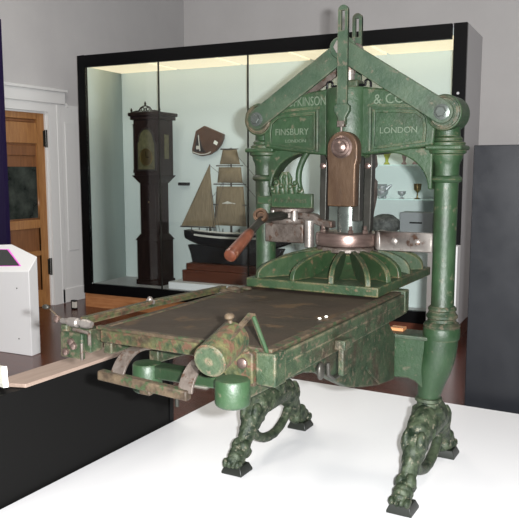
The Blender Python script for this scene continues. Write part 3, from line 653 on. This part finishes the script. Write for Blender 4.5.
obj('platen_hub', MB().lathe([(.30,.922),(.225,.940),(.17,.965),(.135,.988),(.112,1.010),(.118,1.014),(.135,1.018),(.135,1.022)], (0,0,0), seg=48), 'platen', pt_)

# ---- bed, tympan
BX, BF, BR = .333, -1.34, -.15
bd = obj('bed', MB().box(-BX,BX,BF+.02,BR,.832,.868).box(BX-.035,BX,BF+.05,BR,.782,.834).box(-BX,-BX+.035,BF+.05,BR,.782,.834).box(-BX+.035,BX-.035,BF+.28,BR,.782,.834), 'green_old', pr, bev=.004)
obj('bed_front_rail', MB().box(-.30,.276,BF,BF+.04,.834,.874), 'mottle', bd, bev=.004)
obj('corner_block', MB().box(.276,.338,BF-.006,BF+.06,.779,.874), 'green_old', bd, bev=.003)
tyf = obj('tympan_frame', MB().box(.286,.322,BF+.02,BR-.05,.868,.880).box(-.322,-.295,BF+.02,BR-.05,.868,.880).box(-.322,.322,BF+.004,BF+.028,.872,.884), 'rustbar', pr, bev=.003)
tym = MB(); vs = []; fs = []
for i in range(13):
    for j in range(25):
        x = -.296+.583*i/12; y = BF+.027+(BR-.1-BF-.027)*j/24
        vs.append((x, y, .8765-.0035*math.sin(PI*i/12)*math.sin(PI*j/24)+.0006*noise.noise(Vector((x*9,y*9,0)))))
for i in range(12):
    for j in range(24):
        a = i*25+j; fs.append((a, a+25, a+26, a+1))
obj('tympan_skin', tym.add(vs, fs), 'skin', tyf, ang=80)
for x, y in ((.251,-.86),(.258,-.82)): obj('register_pin', MB().ball((x,y,.880),.005,(1.3,1,.6),8), 'paper', tyf)
lr = obj('frisket_bar', MB().strip([(-.362,-1.345,.905),(-.362,-.95,.903),(-.356,-.50,.889)], .026, .012).strip([(-.375,-1.345,.895),(-.372,-.95,.893),(-.366,-.52,.882)], .006, .03), 'mottle', pr, bev=.002)
obj('bar_joint', MB().ball((-.362,-1.00,.914),.011).cyl((-.375,-1.0,.905),(-.345,-1.0,.905),.008), 'steel', lr)
obj('rear_hinge', MB().ball((-.31,-.50,.885),.02,(1.6,1,.6)).ball((-.27,-.46,.884),.015,(1.8,1,.6)).box(-.36,-.26,-.53,-.50,.870,.885), 'rustbar', lr)
# left front bracket
lb = obj('corner_bracket', MB().box(-.452,-.425,BF-.02,BF+.06,.772,.880).box(-.425,-.333,BF-.01,BF+.05,.795,.872).box(-.445,-.35,BF-.03,BF-.015,.775,.86), 'green_old', pr, bev=.004)
obj('hinge_barrel', MB().lathe([(.009,0),(.009,.03),(.014,.032),(.016,.05),(.016,.07),(.010,.075),(.010,.09),(.015,.092),(.015,.115),(.010,.13)], (-.455,BF-.01,.890), (1,0,0), 20), 'steel', lb)
for x, z in ((-.42,.795),(-.395,.83),(-.385,.818),(-.455,.9)): obj('bracket_bolt', MB().lathe([(.013,0),(.012,.008),(.005,.013)], (x,BF-.03,z), (0,-1,0), 14), 'redsteel', lb)
obj('hook_loop', MB().tube([(-.385,BF-.03,.872),(-.325,BF-.03,.868),(-.318,BF-.03,.862),(-.318,BF-.03,.828)], .006, 8, up=(0,1,0)).cyl((-.352,BF-.03,.83),(-.352,BF-.03,.775),.005), 'greysteel', lb)
lh = obj('thin_lever', MB().tube([(-.45,BF,.885),(-.475,BF-.01,.905),(-.50,BF-.015,.925)], [.004,.003,.003], 8, up=(0,1,0)), 'rustbar', pr)
obj('lever_tip', MB().ball((-.515,BF-.018,.932),.010,(1.5,1,.8)), 'darksteel', lh)
# straps and hanging bar
for x in (-.150, .100):
    obj('curved_strap', MB().strip([(x,y,z) for y, z in smooth([(-1.29,.822),(-1.33,.830),(-1.375,.826),(-1.412,.805),(-1.435,.775),(-1.440,.755)], 5)], .048, .008), 'greysteel', pr, bev=.001)
hbr = obj('hanging_bar', MB().box(-.215,.112,-1.455,-1.425,.742,.772, Matrix.Rotation(.05,3,'Y')).box(-.06,-.02,-1.450,-1.43,.728,.75), 'rustbar', pr, bev=.005)
obj('bar_stud', MB().cyl((.07,-1.44,.735),(.07,-1.44,.71),.006), 'darksteel', hbr)
# counterweight on the right front corner
c1 = Vector((.270,-1.576,.900)); c2 = Vector((.262,-1.44,.936)); ax = (c2-c1).normalized()
cw = obj('counterweight', MB().lathe([(.041,0),(.0455,.004),(.0455,.140),(.042,.145)], tuple(c1), tuple(ax), 36), 'mottle', pr, ang=30)
obj('weight_face', MB().lathe([(.042,0),(.041,.003)], tuple(c1), tuple(-ax), 36).lathe([(.006,0),(.005,.008)], tuple(c1), tuple(-ax), 12), 'green_old', cw)
kb = c2+Vector((0,-.018,.038))
obj('thumb_knob', MB().lathe([(.008,-.01),(.006,.010),(.008,.012),(.0135,.017),(.014,.023),(.010,.029),(.004,.031)], tuple(kb), (-.1,-.1,1), 20), 'rustbar', cw)
obj('hinge_strap', MB().strip([(.292,-1.52,.945),(.292,-1.40,.994)], .016, .006, (1,0,0)).strip([(.298,-1.403,.995),(.302,-1.33,.872)], .014, .006, (1,0,0)), 'rustbar', pr)
obj('hinge_stay', MB().cyl((.300,-1.403,.990),(.306,-1.332,.872),.006), 'green', pr)
rbk = obj('weight_bracket', MB().prism([(.165,.82),(.20,.785),(.276,.785),(.276,.872),(.245,.888),(.205,.880),(.17,.855)], BF-.025, BF+.0), 'mottle', pr, bev=.004)
obj('bracket_bolt', MB().lathe([(.016,0),(.015,.008),(.008,.012)], (.245,BF-.025,.843), (0,-1,0), 16), 'redsteel', rbk)
obj('bracket_lug', MB().ball((.235,BF-.03,.885),.018,(1.8,1,.8)), 'mottle', rbk)
# ---- ribs (carriage rails), sockets, stays
for s in (-1, 1):
    x = .235*s
    pf_ = [(-1.36 if s > 0 else -1.15,.776),(-.20,.776),(-.06,.66),(-.06,.46),(-.254,.486),(-.43,.524),(-.596,.567),(-.74,.632),(-.86,.69),(-.987,.722),(-1.15,.730)]+([(-1.36,.735)] if s > 0 else [])
    if s < 0: pf_ = [(y, z) for y, z in pf_]
    rb = obj('carriage_rail', MB().prism(pf_, x-.02, x+.02, 'x'), 'green_old', pr, bev=.005)
    obj('rail_flange', MB().box(x-.032,x+.032,-1.34 if s > 0 else -1.12,-.10,.770,.781), 'rustbar', rb, bev=.002)
    yc, zt, zb_ = (-1.405,.806,.728) if s > 0 else (-1.185,.738,.640)
    obj('rail_socket', MB().lathe([(.040,zb_),(.048,zb_+.006),(.050,zb_+.012),(.050,zt-.006),(.046,zt),(.02,zt+.002)], (.235*s,yc,0), seg=32), 'green', rb)
obj('rail_diagonal', MB().tube([(.257,-.42,.60),(.257,-.27,.50)], .006, 8), 'green_old', pr)
obj('front_cross_stay', MB().add([(-.20,-1.20,.735),(.19,-1.40,.800),(.19,-1.34,.800),(-.20,-1.14,.735),(-.20,-1.20,.690),(.19,-1.40,.765),(.19,-1.34,.765),(-.20,-1.14,.690)], [(0,1,2,3),(4,7,6,5),(0,4,5,1),(1,5,6,2),(2,6,7,3),(3,7,4,0)]), 'green', pr, bev=.006)
cb = [(-.40,.662),(.40,.662),(.40,.42)]+[(.37,.44),(.345,.462),(.31,.472),(.25,.468)]+[(.0,.455)]+[(-.25,.468),(-.31,.472),(-.345,.462),(-.37,.44),(-.40,.42)]
cbm = obj('lower_crossbeam', MB().prism(cb, -.052, .052), 'green', pr, bev=.006)
obj('crossbeam_ledge', MB().box(-.40,.40,-.066,.066,.650,.667), 'arm', cbm, bev=.004)
obj('wooden_wedge', MB().box(.21,.27,.0,.05,.667,.680), 'orange', cbm)
hk_ = obj('bed_clamp', MB().box(.333,.372,-.925,-.86,.795,.828).box(.342,.362,-.912,-.872,.705,.80), 'green_old', pr, bev=.004)
obj('clamp_hook', MB().tube([(.345,-.885,.71),(.335,-.93,.70),(.33,-.96,.72),(.33,-.965,.76)], .007, 8).ball((.32,-1.0,.74),.02,(.6,1,1.5)), 'darksteel', hk_)
obj('rear_bearing', MB().box(.27,.338,-.19,-.14,.79,.885), 'green_old', pr, bev=.006)

# ------------------------------------------------------------------ camera
cam = bpy.data.cameras.new('camera'); co = bpy.data.objects.new('camera', cam); COL.objects.link(co)
F, PITCH, YAW = 722.36, .1284, -.5089
cam.sensor_fit = 'HORIZONTAL'; cam.sensor_width = 36; cam.lens = 36*F/519
if 519 < 527:
    cam.sensor_fit = 'VERTICAL'; cam.sensor_height = 36; cam.lens = 36*F/527
co.location = (1.2494,-3.0694,1.3804)
co.rotation_euler = (PI/2-PITCH, 0, -YAW)
cam.clip_start = .05
S.camera = co

# ------------------------------------------------------------------ light
cp, sp_ = math.cos(PITCH), math.sin(PITCH); cy_, sy_ = math.cos(YAW), math.sin(YAW)
fwd = Vector((sy_*cp, cy_*cp, -sp_)); rgt = Vector((cy_, -sy_, 0)); up = rgt.cross(fwd)
fl = bpy.data.lights.new('flash', 'AREA'); fl.shape = 'RECTANGLE'; fl.size = .05; fl.size_y = .03; fl.energy = 155; fl.color = (.985,.99,1)
fo = bpy.data.objects.new('flash', fl); COL.objects.link(fo); fo.location = Vector(co.location)+rgt*.10+up*.03+fwd*.01; fo.rotation_euler = co.rotation_euler
# ceiling luminaires of the gallery
for i, (x, y) in enumerate(((-1.5,-1.5),(1.6,.5),(-3.0,1.0))):
    l = bpy.data.lights.new('gallery_lamp', 'AREA'); l.shape = 'SQUARE'; l.size = 1.0; l.energy = 20; l.color = (1,.93,.84)
    lo = bpy.data.objects.new('gallery_lamp', l); COL.objects.link(lo); lo.location = (x, y, 4.2)
w = bpy.data.worlds.new('world'); S.world = w; w.use_nodes = True
w.node_tree.nodes['Background'].inputs[0].default_value = (1,.99,.98,1); w.node_tree.nodes['Background'].inputs[1].default_value = .115
S.view_settings.view_transform = 'Standard'; S.view_settings.look = 'None'; S.view_settings.gamma = 1; S.view_settings.exposure = 1.15
